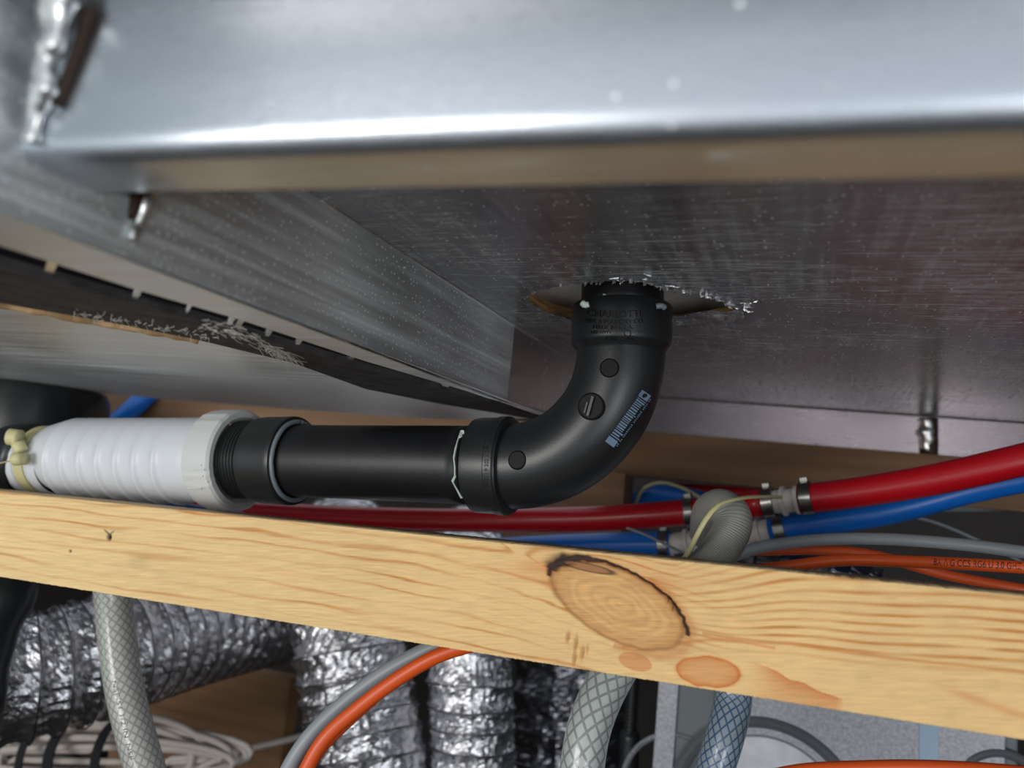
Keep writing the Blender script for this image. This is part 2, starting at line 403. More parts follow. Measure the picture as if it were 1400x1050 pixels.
# torn burrs along the near rim
bV = []; bF = []
for i in range(0, 5 * 25):
    p = hole[i]; 
    if random.random() < .55:
        q = hole[(i + 1) % len(hole)]; n = (p - hc); n.z = 0; n.normalize()
        L1 = random.uniform(.0006, .003) * (1.6 if 95 < i < 125 else 1); up = random.uniform(-.002, -.0004)
        b0 = len(bV); t = Vector((random.uniform(-.001, .001), random.uniform(-.001, .001), 0))
        bV += [p + Vector((0, 0, .0005)), q + Vector((0, 0, .0005)), q + n * L1 + t + Vector((0, 0, up)), p + n * L1 * .6 + Vector((0, 0, up * 1.2)), p.lerp(q, .5) + n * L1 * 1.3 + Vector((0, 0, up * .3 - .0003))]
        bF += [(b0, b0 + 1, b0 + 2, b0 + 3), (b0 + 3, b0 + 2, b0 + 4)]
for (px, py) in [(840, 380), (846, 382), (852, 381), (882, 382), (884, 376), (890, 381), (905, 388), (915, 391), (925, 393), (1005, 414), (1015, 415), (1025, 413), (1035, 411), (1000, 417), (822, 384)]:
    c = PZ(px, py, H - .0008); b0 = len(bV)
    for k in range(6): bV.append(c + Vector((random.uniform(-.003, .003), random.uniform(-.002, .002), random.uniform(-.0012, .0006))))
    bF += [(b0, b0 + 1, b0 + 2), (b0 + 2, b0 + 3, b0 + 4), (b0 + 1, b0 + 3, b0 + 5), (b0, b0 + 4, b0 + 5)]
mk('torn_edge', bV, bF, M['burr'], tank, False, kind='stuff', label='jagged bright torn metal edge of the hole')
# curled foil skin on the far right rim
cV = []; cF = []
pp = [(915, 440), (935, 438), (955, 434), (975, 432), (990, 436), (1005, 432), (1018, 428)]
for i, (x, y) in enumerate(pp):
    for k in range(4): cV.append(PZ(x + random.uniform(-2, 2), y - 8 + k * 5 + random.uniform(-1.5, 1.5), H - .001 - .001 * random.random() * k))
for i in range(len(pp) - 1):
    for k in range(3): a = i * 4 + k; cF.append((a, a + 1, a + 5, a + 4))
mk('torn_skin', cV, cF, M['alu_under'], tank, False)

# side panels (plane x = X0) ---------------------------------------------------
s_end = PX(705, 432, X0).y
Y0 = .03
def vpanel(name, y0, y1, x, z0, z1, th, m): return box(name, (x - th, y0, z0), (x, y1, z1), m, tank)
vpanel('side_panel', Y0, s_end, X0, HS, H + .12, .0015, M['alu_side'])
M['alu_back'] = mat('rear side aluminium with brown reflection tint', (150, 136, 128), .3, 1, extra=alu_extra(.1, cross=False, rough=.25, film_=.1, spk=.0, tan=(0, 0, 1)))  # darker brown tint paints in the timber this sheet would mirror
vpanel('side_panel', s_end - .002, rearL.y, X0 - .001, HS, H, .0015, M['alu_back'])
# seam bead along the fold
tube('seam_bead', [Vector((X0 + .0004, .28, H - .0003)), Vector((X0 + .0004, s_end + .05, H - .0003))], .00035, M['weld'], tank, seg=8, step=.01)
# bottom flange band at z = HS, from side panel to slot
def band(name, top, bot, z, th, m, parent, dz=0):
    poly = top + bot[::-1]
    return slab(name, poly, (0, 0, th), m, parent)
def zs(pts, z): return [PZ(x, y, z) for x, y in pts]
far_y = PZ(752, 566, HS).y
ed = [Vector((X0 - .001, Y0, HS)), Vector((X0 - .001, far_y + .12, HS))]
slot_up = zs([(-260, 258), (0, 336), (183, 395), (328, 437), (500, 494), (745, 566)], HS)
band('bottom_flange', ed, slot_up, HS, .0018, M['alu_low'], tank)
# front panel with rounded return lip ------------------------------------------
A = PZ(84, 211, HF); Bq = PZ(1400, 160, HF); dA = (Bq - A).normalized()
A2 = Vector((X0, A.y, HF)); n_in = Vector((-dA.y, dA.x, 0))
D1 = PZ(190, 260, HF); C1 = PZ(1400, 238, HF)
Lp = (Bq - A).length * 1.6; wl = (D1 - A).dot(n_in); wr = (C1 - Bq).dot(n_in)
prof = [(0.0, .16), (0.0, .05), (0.0, .0065)] + [(.006 - .006 * math.cos(t), .006 - .006 * math.sin(t)) for t in [PI / 2 * k / 8 for k in range(1, 9)]]
V = []; Fc = []; ns = 24; th = .0018
for i in range(ns + 1):
    t = i / ns; o = A2 + dA * (Lp * t); w = (wl + (wr - wl) * t * Lp / (Bq - A).length)
    ring = [(a, b) for a, b in prof] + [(w, 0), (w, th)] + [(a + th * (1 if b > .007 else .7), b + th * (0 if b > .007 else .9)) for a, b in prof[::-1]]
    for a, b in ring: V.append(o + n_in * a + Vector((0, 0, b)))
k = len(ring)
for i in range(ns):
    for j in range(k): j2 = (j + 1) % k; Fc.append((i * k + j, i * k + j2, (i + 1) * k + j2, (i + 1) * k + j))
Fc.append(tuple(range(k)));
fp = mk('front_panel', V, Fc, M['alu_front'], tank, True); autosharp(fp, 40)
# welds at the inner corner
def lump(s, th, p): return 1 + .13 * math.sin(s * 2 * PI / .013 + 1.5 * math.cos(th)) + .55 * (noise.noise(p * 120)) + .2 * noise.noise(p * 400) 
cz = lambda dx, dy, z: Vector((X0 + dx, A2.y + dy, HF + z))
wb = tube('weld_bead', [cz(.015, -.005, .16), cz(.014, -.005, .09), cz(.0125, -.005, .05), cz(.010, -.004, .025), cz(.007, -.002, .012), cz(.004, -.001, .004)], .0112, M['weld'], tank, seg=32, step=.001, rf=lump, r2=.0034, flat=.8)
tube('scorch_mark', [cz(.0215, -.0004, .16), cz(.0205, -.0004, .06), cz(.017, -.0002, .035), cz(.0115, .0, .014)], .0034, M['scorch'], tank, seg=12, step=.003, r2=.0016, label='brown scorched edge beside the weld')
px_ = lambda x, y, o=.0012: PX(x, y, X0 + o)
tube('weld_bead', [px_(203, 258), px_(198, 275), px_(190, 300), px_(180, 328)], .0032, M['weld'], tank, seg=20, step=.0008, rf=lump, r2=.0018)
tube('weld_bead', [px_(193, 262), px_(207, 264), px_(222, 260), px_(234, 258)], .0016, M['weld'], tank, seg=14, step=.0008, rf=lump, r2=.0008)
tube('scorch_mark', [px_(188, 264, .002), px_(184, 280, .003), px_(178, 300, .002)], .0022, M['scorch'], tank, seg=12, step=.003, r2=.0010)
# rear wall of the tank bay ---------------------------------------------------------------
rp = thing('bulkhead', (E.x, E.y, .08), 'flat rear aluminium panel below the tank with a vertical weld at right', 'panel')
nrm = Vector((dE.y, -dE.x, 0))
zb = .077
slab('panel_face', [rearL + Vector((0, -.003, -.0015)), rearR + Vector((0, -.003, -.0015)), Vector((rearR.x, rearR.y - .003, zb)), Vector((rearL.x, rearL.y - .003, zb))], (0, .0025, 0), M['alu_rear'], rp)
def on_rear(px, py, dy=0):
    r = ray(px, py); # intersection with vertical plane through E along dE
    n = Vector((-dE.y, dE.x, 0)); return r * (((E + Vector((0, -.004 + dy, 0))).dot(n)) / r.dot(n))
tube('weld_bead', [on_rear(1268, 574, -.002), on_rear(1267, 590, -.003), on_rear(1268, 608, -.003), on_rear(1268, 622, -.001)], .0065, M['weld'], rp, seg=20, step=.002, rf=lump)
tube('weld_gap', [on_rear(1270, 572, 0), on_rear(1270, 622, 0)], .0085, M['scorch'], rp, seg=16, step=.004)
# rear wooden beam
rb = thing('wood_beam', (E.x, E.y, .05), 'rough brown wooden rear beam under the aluminium panel', 'beam')
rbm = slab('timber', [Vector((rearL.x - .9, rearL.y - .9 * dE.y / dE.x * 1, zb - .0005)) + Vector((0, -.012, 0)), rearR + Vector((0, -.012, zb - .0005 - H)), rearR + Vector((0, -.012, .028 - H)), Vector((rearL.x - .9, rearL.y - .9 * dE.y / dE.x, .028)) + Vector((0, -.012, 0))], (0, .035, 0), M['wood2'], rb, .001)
# bolts on the beam
for (px, py) in ((1152, 645), (1150, 637)): pass
post = thing('wood_post', P(790, 760, .84), 'short wooden post standing behind the black elbow', 'post')
pl = P(690, 700, .85); pr = P(862, 700, .84)
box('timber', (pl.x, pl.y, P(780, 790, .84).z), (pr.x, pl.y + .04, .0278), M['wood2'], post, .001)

# lower left tray with slot ------------------------------------------------------
tray = thing('aluminum_tray', PZ(250, 500, HS), 'brushed aluminium tray left of the tank with a dark slotted edge', 'tray')
strip_up = [(-260, 288), (0, 364), (263, 437), (500, 503), (740, 570)]
strip_lo = [(-260, 360), (0, 414), (152, 441), (263, 463), (400, 496), (500, 532), (600, 552), (728, 573)]
band('rubber_strip', zs(strip_up, HS - .001), zs(strip_lo, HS - .001), HS, .003, M['strip'], tray)
slab('tray_bottom', zs([(-260, 358), (0, 412), (152, 439), (263, 461), (400, 494), (500, 530), (600, 550), (728, 572), (640, 574), (560, 571), (300, 552), (0, 526), (-260, 505)], HS), (0, 0, .002), M['alu_low'], tray)
slab('slot_shade', [p + Vector((0, 0, .007)) for p in zs([(-260, 240), (0, 320), (183, 380), (328, 427), (500, 488), (640, 538), (630, 546), (500, 512), (263, 445), (0, 375), (-260, 300)], HS)], (0, 0, .002), M['dark'], tray)  # black sheet painted in for the shade inside the slot gap
for (px, py, w, hgt, mm) in [(62, 368, 12, 30, 'weld'), (183, 403, 7, 18, 'alu_low'), (255, 425, 3, 16, 'alu_low'), (312, 441, 5, 14, 'alu_low'), (322, 444, 7, 14, 'weld'), (362, 459, 5, 13, 'alu_low'), (404, 470, 5, 12, 'alu_low'), (475, 491, 7, 13, 'weld'), (602, 530, 8, 12, 'alu_low')]:
    z = HS + .001
    a = PZ(px + 5, py - hgt * .55, z); b_ = PZ(px - 5, py + hgt * .55, z); sd = (PZ(px + w, py + w * .36, z) - PZ(px, py, z))
    slab('slot_tab', [a, a + sd, b_ + sd, b_], (0, 0, .003), M[mm], tray)
# tan sealant under the strip at left and fibre tuft
tube('sealant_bead', zs([(-100, 392), (0, 417), (60, 427), (130, 441), (200, 452), (270, 466)], HS - .0008), .0016, M['foam'], tray, seg=10, step=.0015, rf=lump)
fV = []; fF = []
def fibre(a, b, r=.00012):
    global fV, fF
    d = (b - a); s = d.cross(Vector((0, 1, .3))).normalized() * r; u = d.cross(s).normalized() * r; k = len(fV)
    fV += [a + s, a + u, a - s - u, b + s, b + u, b - s - u]; fF += [(k, k + 1, k + 4, k + 3), (k + 1, k + 2, k + 5, k + 4), (k + 2, k, k + 3, k + 5)]
for i in range(150):
    t = random.random(); cx = 270 + t * 130; cy = 452 + (t ** 1.6) * 38 + random.gauss(0, 4.5) - (6 if t < .6 else 0); l = random.uniform(8, 30) * (.5 + .5 * t); an = random.gauss(.15 + .75 * t, .28)
    z = HS - .002 - random.random() * .003
    a = PZ(cx, cy, z); b_ = PZ(cx + l * math.cos(an), cy + l * math.sin(an) * .8, z - random.uniform(-.001, .001)); mid = (a + b_) / 2 + Vector((random.uniform(-.001, .001), random.uniform(-.001, .001), random.uniform(-.0005, .0005)))
    fibre(a, mid); fibre(mid, b_)
for i in range(90):
    cx = random.uniform(100, 300); cy = 430 + (cx - 100) * .16 + random.gauss(0, 3); an = random.gauss(.1, .9); l = random.uniform(3, 9); z = HS - .003
    fibre(PZ(cx, cy, z), PZ(cx + l * math.cos(an), cy + l * math.sin(an), z))
mk('fibre_tuft', fV, fF, M['fiber'], tray, False, kind='stuff', label='tuft of pale frayed glass fibres')

# ------------------------------------------------------------------ drain plumbing
axis = (P(853, 400, .4765) - P(851, 484, .4715)).normalized()
Aj = P(849, 484, .4715); Bj = P(700, 637, .487)
def dline(px): return .487 / (1 + .396 * (px - 700) / F)
def yline(px): return 637 + (px - 700) * (8 / 335) if px > 365 else 629
def L_(px): return P(px, yline(px), dline(px))
dirL = (L_(420) - Bj).normalized()
PR = .0242
el = thing('drain_elbow', Aj, 'black plastic drain elbow with lettered upper hub and printed barcode', 'pipe fitting')
Rr = .0655; kk = .5523 * Rr
B0, B1, B2, B3 = Aj, Aj - axis * kk, Bj - dirL * kk, Bj
arc = [B0 * (1 - t) ** 3 + B1 * 3 * t * (1 - t) ** 2 + B2 * 3 * t * t * (1 - t) + B3 * t ** 3 for t in [i / 60 for i in range(61)]]
arc = [Aj + axis * .004] + arc + [Bj + dirL * .003]
body = tube('elbow_body', arc, .0258, M['abs'], el, seg=72, raw=True)
HR = .0293
hub_o = Aj + axis * .0022
uh = lathe('upper_hub', hub_o, axis, [(-.0015, .0256), (.0008, HR - .0022), (.0022, HR - .0008), (.0035, HR - .0002), (.0055, HR), (.0248, HR), (.0262, HR - .0006), (.0264, PR + .0012), (.020, PR + .001)], M['abs'], el, seg=96)
lh = lathe('lower_hub', Bj, dirL, [(-.0008, .0255), (.0, .0288), (.0010, .0293), (.0015, .0300), (.0065, .0300), (.0072, .0293), (.020, .0291), (.0222, .0288), (.0228, .0280), (.023, PR + .0005), (.02, PR + .0003)], M['abs'], el, seg=96)
bh = bvh_of(uh); be = bvh_of(body); bl = bvh_of(lh)
text_decal('CHARLOTTE', bh, 842, 429, 78, 9.5, M['abs_txt'], el, bend=-2.0, off=.0004, solid=.0009)
text_decal('PIPE & FOUNDRY CO.', bh, 841, 440, 79, 6, M['abs_txt'], el, bend=-2.0, off=.0004, solid=.0007)
text_decal('MADE IN U.S.A.', bh, 838, 447.5, 54, 6, M['abs_txt'], el, bend=-1.2, off=.0004, solid=.0007)
text_decal('NSF-DWV', bh, 822, 454, 28, 4.5, M['abs_txt'], el, bend=.3, off=.0004, solid=.0004)
text_decal('1 1/2', bh, 836, 462, 14, 5, M['abs_txt'], el, off=.0004, solid=.0004)
text_decal('C', bh, 864, 461, 5, 5, M['abs_txt'], el, off=.0004, solid=.0004)
# small shield emblem
decal('emblem', bh, [(853, 451), (863, 451), (863, 457), (858, 463), (853, 457), (854.5, 452.5), (861.5, 452.5), (861.5, 456.5), (858, 461), (854.5, 456.5)],
      [(0, 1, 6, 5), (1, 2, 7, 6), (2, 3, 8, 7), (3, 4, 9, 8), (4, 0, 5, 9)], M['abs_txt'], el, .0004, .0004)
text_decal('201', bl, 682, 640, 13, 6, M['abs_txt'], el, ang=-PI / 2, off=.0004, solid=.0004)
text_decal('D3311 P 302 1 1/2', bl, 665, 638, 55, 5, M['abs_txt'], el, ang=-PI / 2, bend=-1.2, off=.0003, solid=.0003)
def mold_mark(px, py, r, bv, slot=False):
    p, nn = hit(bv, px, py)
    if nn.dot(p) > 0: nn = -nn
    o = lathe('mould_mark', p - nn * .0012, nn, [(0, r * 1.16), (.0013, r * 1.1), (.0018, r * 1.02), (.0014, r * .95), (.0014, 0.0001)], M['mark'], el, seg=40)
    if slot:
        a = nn.cross(Vector((0, 0, 1))).normalized(); b = nn.cross(a)
        c = p + nn * .0006; u = (b + a * .2).normalized() * r * .8; v = (u.cross(nn)).normalized() * r * .11
        slab('mould_ridge', [c - u - v, c + u - v, c + u + v, c - u + v], nn * .0012, M['abs'], o)
        w = v * 3.2
        slab('mould_ridge', [c - u * .3 + w - v * .6, c + u * .8 + w - v * .6, c + u * .8 + w + v * .6, c - u * .3 + w + v * .6], nn * .0004, M['abs'], o)
mold_mark(833, 503, .0049, be); mold_mark(808, 555.5, .0070, be, True); mold_mark(707, 629, .0050, be)
# barcode
p0 = Vector((835, 604)); p1 = Vector((881, 540)); dd = (p1 - p0); Lb = dd.length; dd.normalize(); wv_ = Vector((-dd.y, dd.x))
bV2 = []; bF2 = []
def bar(a, b, w0, w1):
    k = len(bV2)
    for s, w in ((a, w0), (b, w0), (b, w1), (a, w1)): q = p0 + dd * s + wv_ * w; bV2.append((q.x, q.y))
    bF2.append((k, k + 1, k + 2, k + 3))
bar(-4, 6, -7, 7.5); bar(Lb - 6, Lb + 4, -7, 7.5)
s = 8
while s < Lb - 8:
    w = random.choice((1.2, 1.6, 2.4)); bar(s, s + w, -6, 5 + random.choice((0, 0, 2.5))); s += w + random.choice((1.3, 1.7))
s = 0
while s < Lb:
    bar(s, s + 1.4, 8.6 + random.uniform(-.6, .4), 10.6); s += 2.8 + random.choice((0, 0, 2))
decal('barcode', be, bV2, bF2, M['bar'], el, .00035)

dp = thing('drain_pipe', Aj + axis * .03, 'short black pipe stub rising from the elbow into the tank hole', 'pipe')
dpw = tube('pipe_wall', [Aj + axis * .021, Aj + axis * .075], PR, M['abs2'], dp, seg=64, step=.01)
# cement smears on stub
gl = [Aj + axis * .0285 + (R_ * math.cos(t) - B_ * -math.sin(t)) * (PR + .0004) for t in [i * PI / 14 for i in range(15)]]
def ring_pts(c, ax, r, t0, t1, n, w=0):
    a = (Vector((0, 0, 1)) - ax * ax.z) if abs(ax.z) < .8 else (Vector((1, 0, 0)) - ax * ax.x)
    a.normalize(); b = ax.cross(a)
    return [c + a * math.cos(t0 + (t1 - t0) * i / n) * r + b * math.sin(t0 + (t1 - t0) * i / n) * r + ax * (random.uniform(-w, w)) for i in range(n + 1)]
tube('cement_bead', ring_pts(Aj + axis * .0285, axis, PR + .0008, 0, 2 * PI, 40, .0006), .0006, M['gluegrey'], dp, seg=8, step=.002)
bs = bvh_of(dpw)
q = [h_ for h_ in (hit(bs, x, y)[0] for x, y in ((827, 402), (825, 407), (828, 411), (833, 413), (841, 414))) if h_ is not None]
tube('cement_drip', [v - B_ * -.0004 for v in q], .0010, M['glue'], dp, seg=8, step=.001)
tube('cement_drip', [P(796, 414, .449), P(800, 417, .448), P(805, 416, .447)], .0018, M['glue'], dp, seg=10, step=.0008, rf=lump)
tube('cement_drip', [P(897, 419, .449), P(905, 418, .449), P(909, 421, .45)], .0014, M['gluegrey'], dp, seg=10, step=.0008, rf=lump)

hp = thing('drain_pipe', L_(520), 'long plain black horizontal pipe between elbow and left coupling', 'pipe')
tube('pipe_wall', [L_(648), L_(395)], PR, M['abs2'], hp, seg=64, step=.01)
bp_ = bvh_of(hp.children[0])
cem = [(630, 590), (627, 598), (623, 612), (620.5, 625), (622, 638), (622, 650), (618, 657), (624, 668), (630, 680)]
cw = [4, 6, 10, 10, 8, 9, 12, 9, 4]
V2 = []; F2 = []
for (x, y), w in zip(cem, cw): V2 += [(x, y), (x + w * .9 + 1, y)]
for i in range(len(cem) - 1): F2.append((2 * i, 2 * i + 1, 2 * i + 3, 2 * i + 2))
decal('cement_smear', bp_, V2, F2, M['glue'], hp, .0007, .0006)

ad = thing('threaded_adapter', L_(375), 'black threaded pipe adapter between white nut and black pipe', 'pipe fitting')
lathe('adapter_hub', L_(404), dirL, [(.001, PR + .0006), (-.0002, .0285), (.0, .0298), (.0022, .0302), (.004, .0299), (.0225, .0297), (.0275, .0292), (.0285, .027), (.0286, .024)], M['abs'], ad, seg=96)
tube('cement_bead', ring_pts(L_(404) - dirL * .0006, dirL, PR + .0022, 0, 2 * PI, 50, .0002), .0017, M['gluegrey'], ad, seg=10, step=.003)
pr_ = []
s = .028
while s < .046:
    pr_ += [(s, .0258), (s + .0008, .0270), (s + .0014, .0270), (s + .002, .0258)]; s += .0026
lathe('thread', L_(404), dirL, pr_, M['abs'], ad, seg=72)

fx = thing('flexible_connector', L_(190), 'white ribbed flexible hose connector with a screw collar nut', 'hose connector')
nr = .0352
def facet(s, th): return 1 + .012 * (math.exp(-((th - 2.75) / .05) ** 2) + math.exp(-((th - 2.95) / .04) ** 2) + math.exp(-((th - 2.55) / .04) ** 2) + math.exp(-((th - 3.9) / .05) ** 2) + math.exp(-((th - 4.15) / .05) ** 2) + math.exp(-((th - 1.7) / .07) ** 2))
lathe('collar_nut', L_(333), dirL, [(.004, .0272), (.0, .0300), (.0, .0335), (.0018, nr), (.017, nr), (.0225, nr * .985), (.0235, .0300), (.024, .029)], M['nut'], fx, seg=160, rf=facet)
# body
o = L_(285); Lw = (L_(80) - o).length
pf = [(-.004, .0298)]
s = .0
while s < Lw:
    t = s / Lw
    env = .0303 - .0005 * t
    if t > .86: env = .0298 - (t - .86) / .14 * .0045
    ph = ((s - .012) / .0188) % 1
    rib = 0 * math.exp(-((ph - .5) / .14) ** 2) if .012 < s < Lw * .84 else 0
    pf.append((s, env + rib)); s += .0009
def ribf(s, th):
    if not (.014 < s < Lw * .86): return 1
    ph = ((s - .012) / .0175) % 1
    w = min(1, max(0, .62 + .75 * math.sin(th)))
    return 1 + w * .085 * math.exp(-((ph - .5) / (.13 if ph < .5 else .2)) ** 2)
lathe('ribbed_body', o, dirL, pf, M['white'], fx, seg=96, sharp=False, rf=ribf)
o2 = L_(84)
lathe('cuff', o2, dirL, [(-.003, .0262), (0, .0272), (.002, .0275), (.005, .0272), (.0065, .0258), (.010, .0252), (.0205, .0252), (.0215, .0266), (.0235, .0268), (.0245, .0258), (.026, .0266), (.028, .0266), (.029, .0256), (.031, .0262), (.033, .026), (.034, .0235), (.02, .023)], M['white'], fx, seg=96)
bw = bvh_of(fx.children[0])
for i, (x, y) in enumerate(((262, 637), (266, 643), (264, 652), (270, 659), (262, 668))):
    decal('moulded_mark', bw, [(x - 6, y - 1), (x + 14, y - 2), (x + 14, y), (x - 6, y + 1)], [(0, 1, 2, 3)], M['nut'], fx, .0004, .0006)
st = thing('strap_clamp', L_(40), 'yellowed nylon strap clamp around the left cuff of the white connector', 'clamp')
lathe('band', o2 + dirL * .0095, dirL, [(0, .0254), (0, .0266), (.0095, .0266), (.0095, .0254)], M['cream'], st, seg=64)
hd = P(24, 612, .605)
tube('strap_head', [P(20, 628, .592), P(34, 627, .592)], .0055, M['cream'], st, seg=14, step=.003, rf=lambda s, th, p: 1 + .15 * math.cos(2 * th))
tube('thumb_knob', [P(13, 597, .603), P(28, 599, .603)], .0062, M['cream'], st, seg=18, step=.002)
tube('thumb_knob', [P(24, 605, .60), P(30, 618, .60)], .0048, M['cream'], st, seg=14, step=.002)
tube('strap_tail', [P(26, 628, .598), P(5, 632, .59), P(-30, 640, .58)], .0012, M['cream'], st, seg=8, step=.004, flat=.5)

rh = thing('rubber_hose', P(-10, 700, .64), 'thick black rubber hose leaving the strap clamp and dropping below the timber', 'hose')
tube('hose_wall', [o2 + dirL * .028, o2 + dirL * .045, P(-62, 655, .68), P(-40, 720, .68), P(0, 790, .64), P(-38, 890, .62), P(-80, 1150, .60)], .028, M['rubber'], rh, seg=36, step=.005, rf=lambda s, th, p: 1 + .05 * noise.noise(p * 60))
bk = thing('black_canister', P(30, 560, .86), 'dark shiny wrinkled plastic canister behind the left end of the white connector', 'container')
c0 = P(42, 600, .86)
lathe('canister_wall', Vector((c0.x, c0.y, -.10)), (0, 0, 1), [(0, .06), (.01, .071), (.05, .073), (.12, .072), (.150, .07), (.1585, .066), (.1585, .001)], M['rubber'], bk, seg=72, rf=lambda s, th: 1 + .03 * noise.noise(Vector((math.cos(th) * 3, math.sin(th) * 3, s * 20))))

# ------------------------------------------------------------------ pine beam
yb = P(700, 745, .424).y
pts = {}
TL, TR = PY(-120, 672 - 120 * .102, yb), PY(1520, 815 + 120 * .102, yb)
BLp, BR = PY(-120, 788 - 120 * .159, yb), PY(1520, 1010 + 120 * .159, yb)
NU, NV = 1640, 190
pu = np.linspace(-120, 1520, NU)              # position along, in photo pixels (only used to lay out the grain)
T = np.array([list(PY(x, 672 + .102 * x, yb)) for x in pu]); Bt = np.array([list(PY(x, 788 + .159 * x, yb)) for x in pu])
vv = np.linspace(0, 1, NV)
ytop = 672 + .102 * pu; ybot = 788 + .159 * pu
XX, VV = np.meshgrid(pu, vv); YY = ytop[None, :] * (1 - VV) + ybot[None, :] * VV
def nz(x, y, seed, sc):
    r = np.random.default_rng(seed); g = r.random((64, 64)); x = (x / sc) % 64; y = (y / sc) % 64
    x0 = np.floor(x).astype(int) % 64; y0 = np.floor(y).astype(int) % 64; fx_, fy = x - np.floor(x), y - np.floor(y); fx_ = fx_ * fx_ * (3 - 2 * fx_); fy = fy * fy * (3 - 2 * fy); x1 = (x0 + 1) % 64; y1 = (y0 + 1) % 64
    return (g[y0, x0] * (1 - fx_) + g[y0, x1] * fx_) * (1 - fy) + (g[y1, x0] * (1 - fx_) + g[y1, x1] * fx_) * fy - .5
# grain stream function
xc, yc, ang = 845., 828., math.radians(28)
dx, dy = XX - xc, YY - yc
ex = dx * math.cos(ang) + dy * math.sin(ang); ey = -dx * math.sin(ang) + dy * math.cos(ang)
rk = np.sqrt((ex / 98) ** 2 + (ey / 46) ** 2)
wob = 7 * nz(XX, YY * 3, 3, 160) + 3.5 * nz(XX, YY * 5, 4, 60) + 1.6 * nz(XX, YY * 6, 5, 22)
base_y = (VV - .5) * 150
defl = np.sign(ey) * 42 * np.exp(-np.clip(rk - 1, 0, None) * .9) * np.clip(np.abs(ey) / 46, 0, 1) ** .5
phi = base_y - defl + wob
yax = 848 + .055 * (XX - 930) + 6 * np.exp(-((XX - 1000) / 60) ** 2)
phR = (YY - yax) * (1 + 1.25 * np.exp(-np.clip(XX - 925, 0, None) / 85)) + 5 * nz(XX, YY, 14, 120) + 1.5 * nz(XX, YY * 4, 15, 40)
ampR = .45 + 1.2 * np.clip(nz(XX * .3, phR, 16, 16) + .35, 0, 1)
fan = np.clip((np.sin(2 * PI * (phR / 17 + .5 * np.sin(phR / 31))) + .25) / 1.25, 0, 1) ** 1.8 * ampR
upR = 1 / (1 + np.exp((YY - (884 + .09 * (XX - 930))) / 6))
dens = .115 + .085 / (1 + np.exp(-(XX - 900) / 40)) * (1 / (1 + np.exp((VV - .62) / .05)))
cath = np.sqrt(((XX - 1010) / 150) ** 2 + ((VV - 1.0) / .30) ** 2)
ph_ = phi * dens * 1.0
w = 6 * nz(XX * .2, phi * 1.2, 9, 14)
ring = np.sin(2 * PI * (phi * .082 + .35 * w * .2)) ; ring2 = np.sin(2 * PI * (phi * .145 + .3 * w * .2) + 1)
right = 1 / (1 + np.exp(-(XX - 930) / 35)); upper = 1 / (1 + np.exp((VV - .70) / .06))
line = (np.clip(np.sin(2 * PI * (phi * .052 + .35 * w * .2)), 0, 1) ** 4 * (.25 + 1.6 * np.clip(nz(XX, phi * 3, 11, 110) + .2, 0, 1)) + .5 * np.clip(ring2, 0, 1) ** 8 * np.clip(nz(XX, phi * 2, 13, 50) + .3, 0, 1)) * (1 - right) + fan * right * upR
fibre_n = nz(XX * .05, YY * 2.2, 21, 1.6) * .5 + nz(XX * .12, YY * 1.2, 22, 2.4) * .5
pale = np.array(lin((228, 190, 130))); tan_ = np.array(lin((196, 128, 62))); org = np.array(lin((202, 120, 56))); brown = np.array(lin((150, 92, 44)))
C = pale[None, None, :] * np.ones(XX.shape + (1,))
leftw = np.clip((700 - XX) / 700, 0, 1)[..., None]
C = C * (1 - .5 * leftw) + np.array(lin((232, 208, 156))) * .5 * leftw
def mixc(C, col, a): a = np.clip(a, 0, 1)[..., None]; return C * (1 - a) + np.array(col) * a
C = mixc(C, lin((196, 132, 68)), line * (.72 + .22 * right))
# growth patch: cathedral triangle and ovals below the knot
def ell(cx, cy, a, b, t=0):
    x, y = XX - cx, YY - cy; u = x * math.cos(t) + y * math.sin(t); v = -x * math.sin(t) + y * math.cos(t); return np.sqrt((u / a) ** 2 + (v / b) ** 2)
wb2 = .16 * nz(XX, YY, 31, 14)
e1 = ell(968, 919, 46, 20, .12) + wb2; C = mixc(C, org, (e1 < 1) * (.5 + .45 * np.clip(e1, 0, 1) ** 4) + .35 * np.exp(-((e1 - 1) / .08) ** 2))
e2 = ell(868, 905, 24, 12, .3) + wb2; C = mixc(C, org, (e2 < 1) * .6)
tri_edge = (YY - (893 + (XX - 1000) * .42 + 6 * nz(XX, YY, 33, 20))); tri = (tri_edge > 0) & (XX > 1020) & (XX < 1152) & (YY < 985 - (1152 - XX) * .02)
C = mixc(C, org, tri * (.32 + .6 * np.exp(-tri_edge / 14)) * np.clip((XX - 1020) / 40, 0, 1) * np.clip((1156 - XX) / 14, 0, 1))
le = YY - (888 - 14 * np.exp(-((XX - 985) / 70) ** 2) + (XX - 940) * .03); C = mixc(C, org, .6 * np.exp(-(le / 2.2) ** 2) * ((XX > 850) & (XX < 1060)))
le = YY - (945 + (XX - 1300) * .35); C = mixc(C, org, .4 * np.exp(-(le / 6) ** 2) * np.clip((XX - 1270) / 50, 0, 1))
le = YY - (882 + (XX - 1080) * .12 + 5 * nz(XX, YY, 35, 60)); C = mixc(C, tan_, .7 * np.exp(-(le / 2.5) ** 2) * (XX > 960))
# reddish halo above the knot
C = mixc(C, lin((206, 122, 56)), .85 * np.exp(-(((XX - 790) / 70) ** 2 + ((YY - 778) / 14) ** 2)) + .6 * np.exp(-(((XX - 885) / 45) ** 2 + ((YY - 800) / 12) ** 2)))
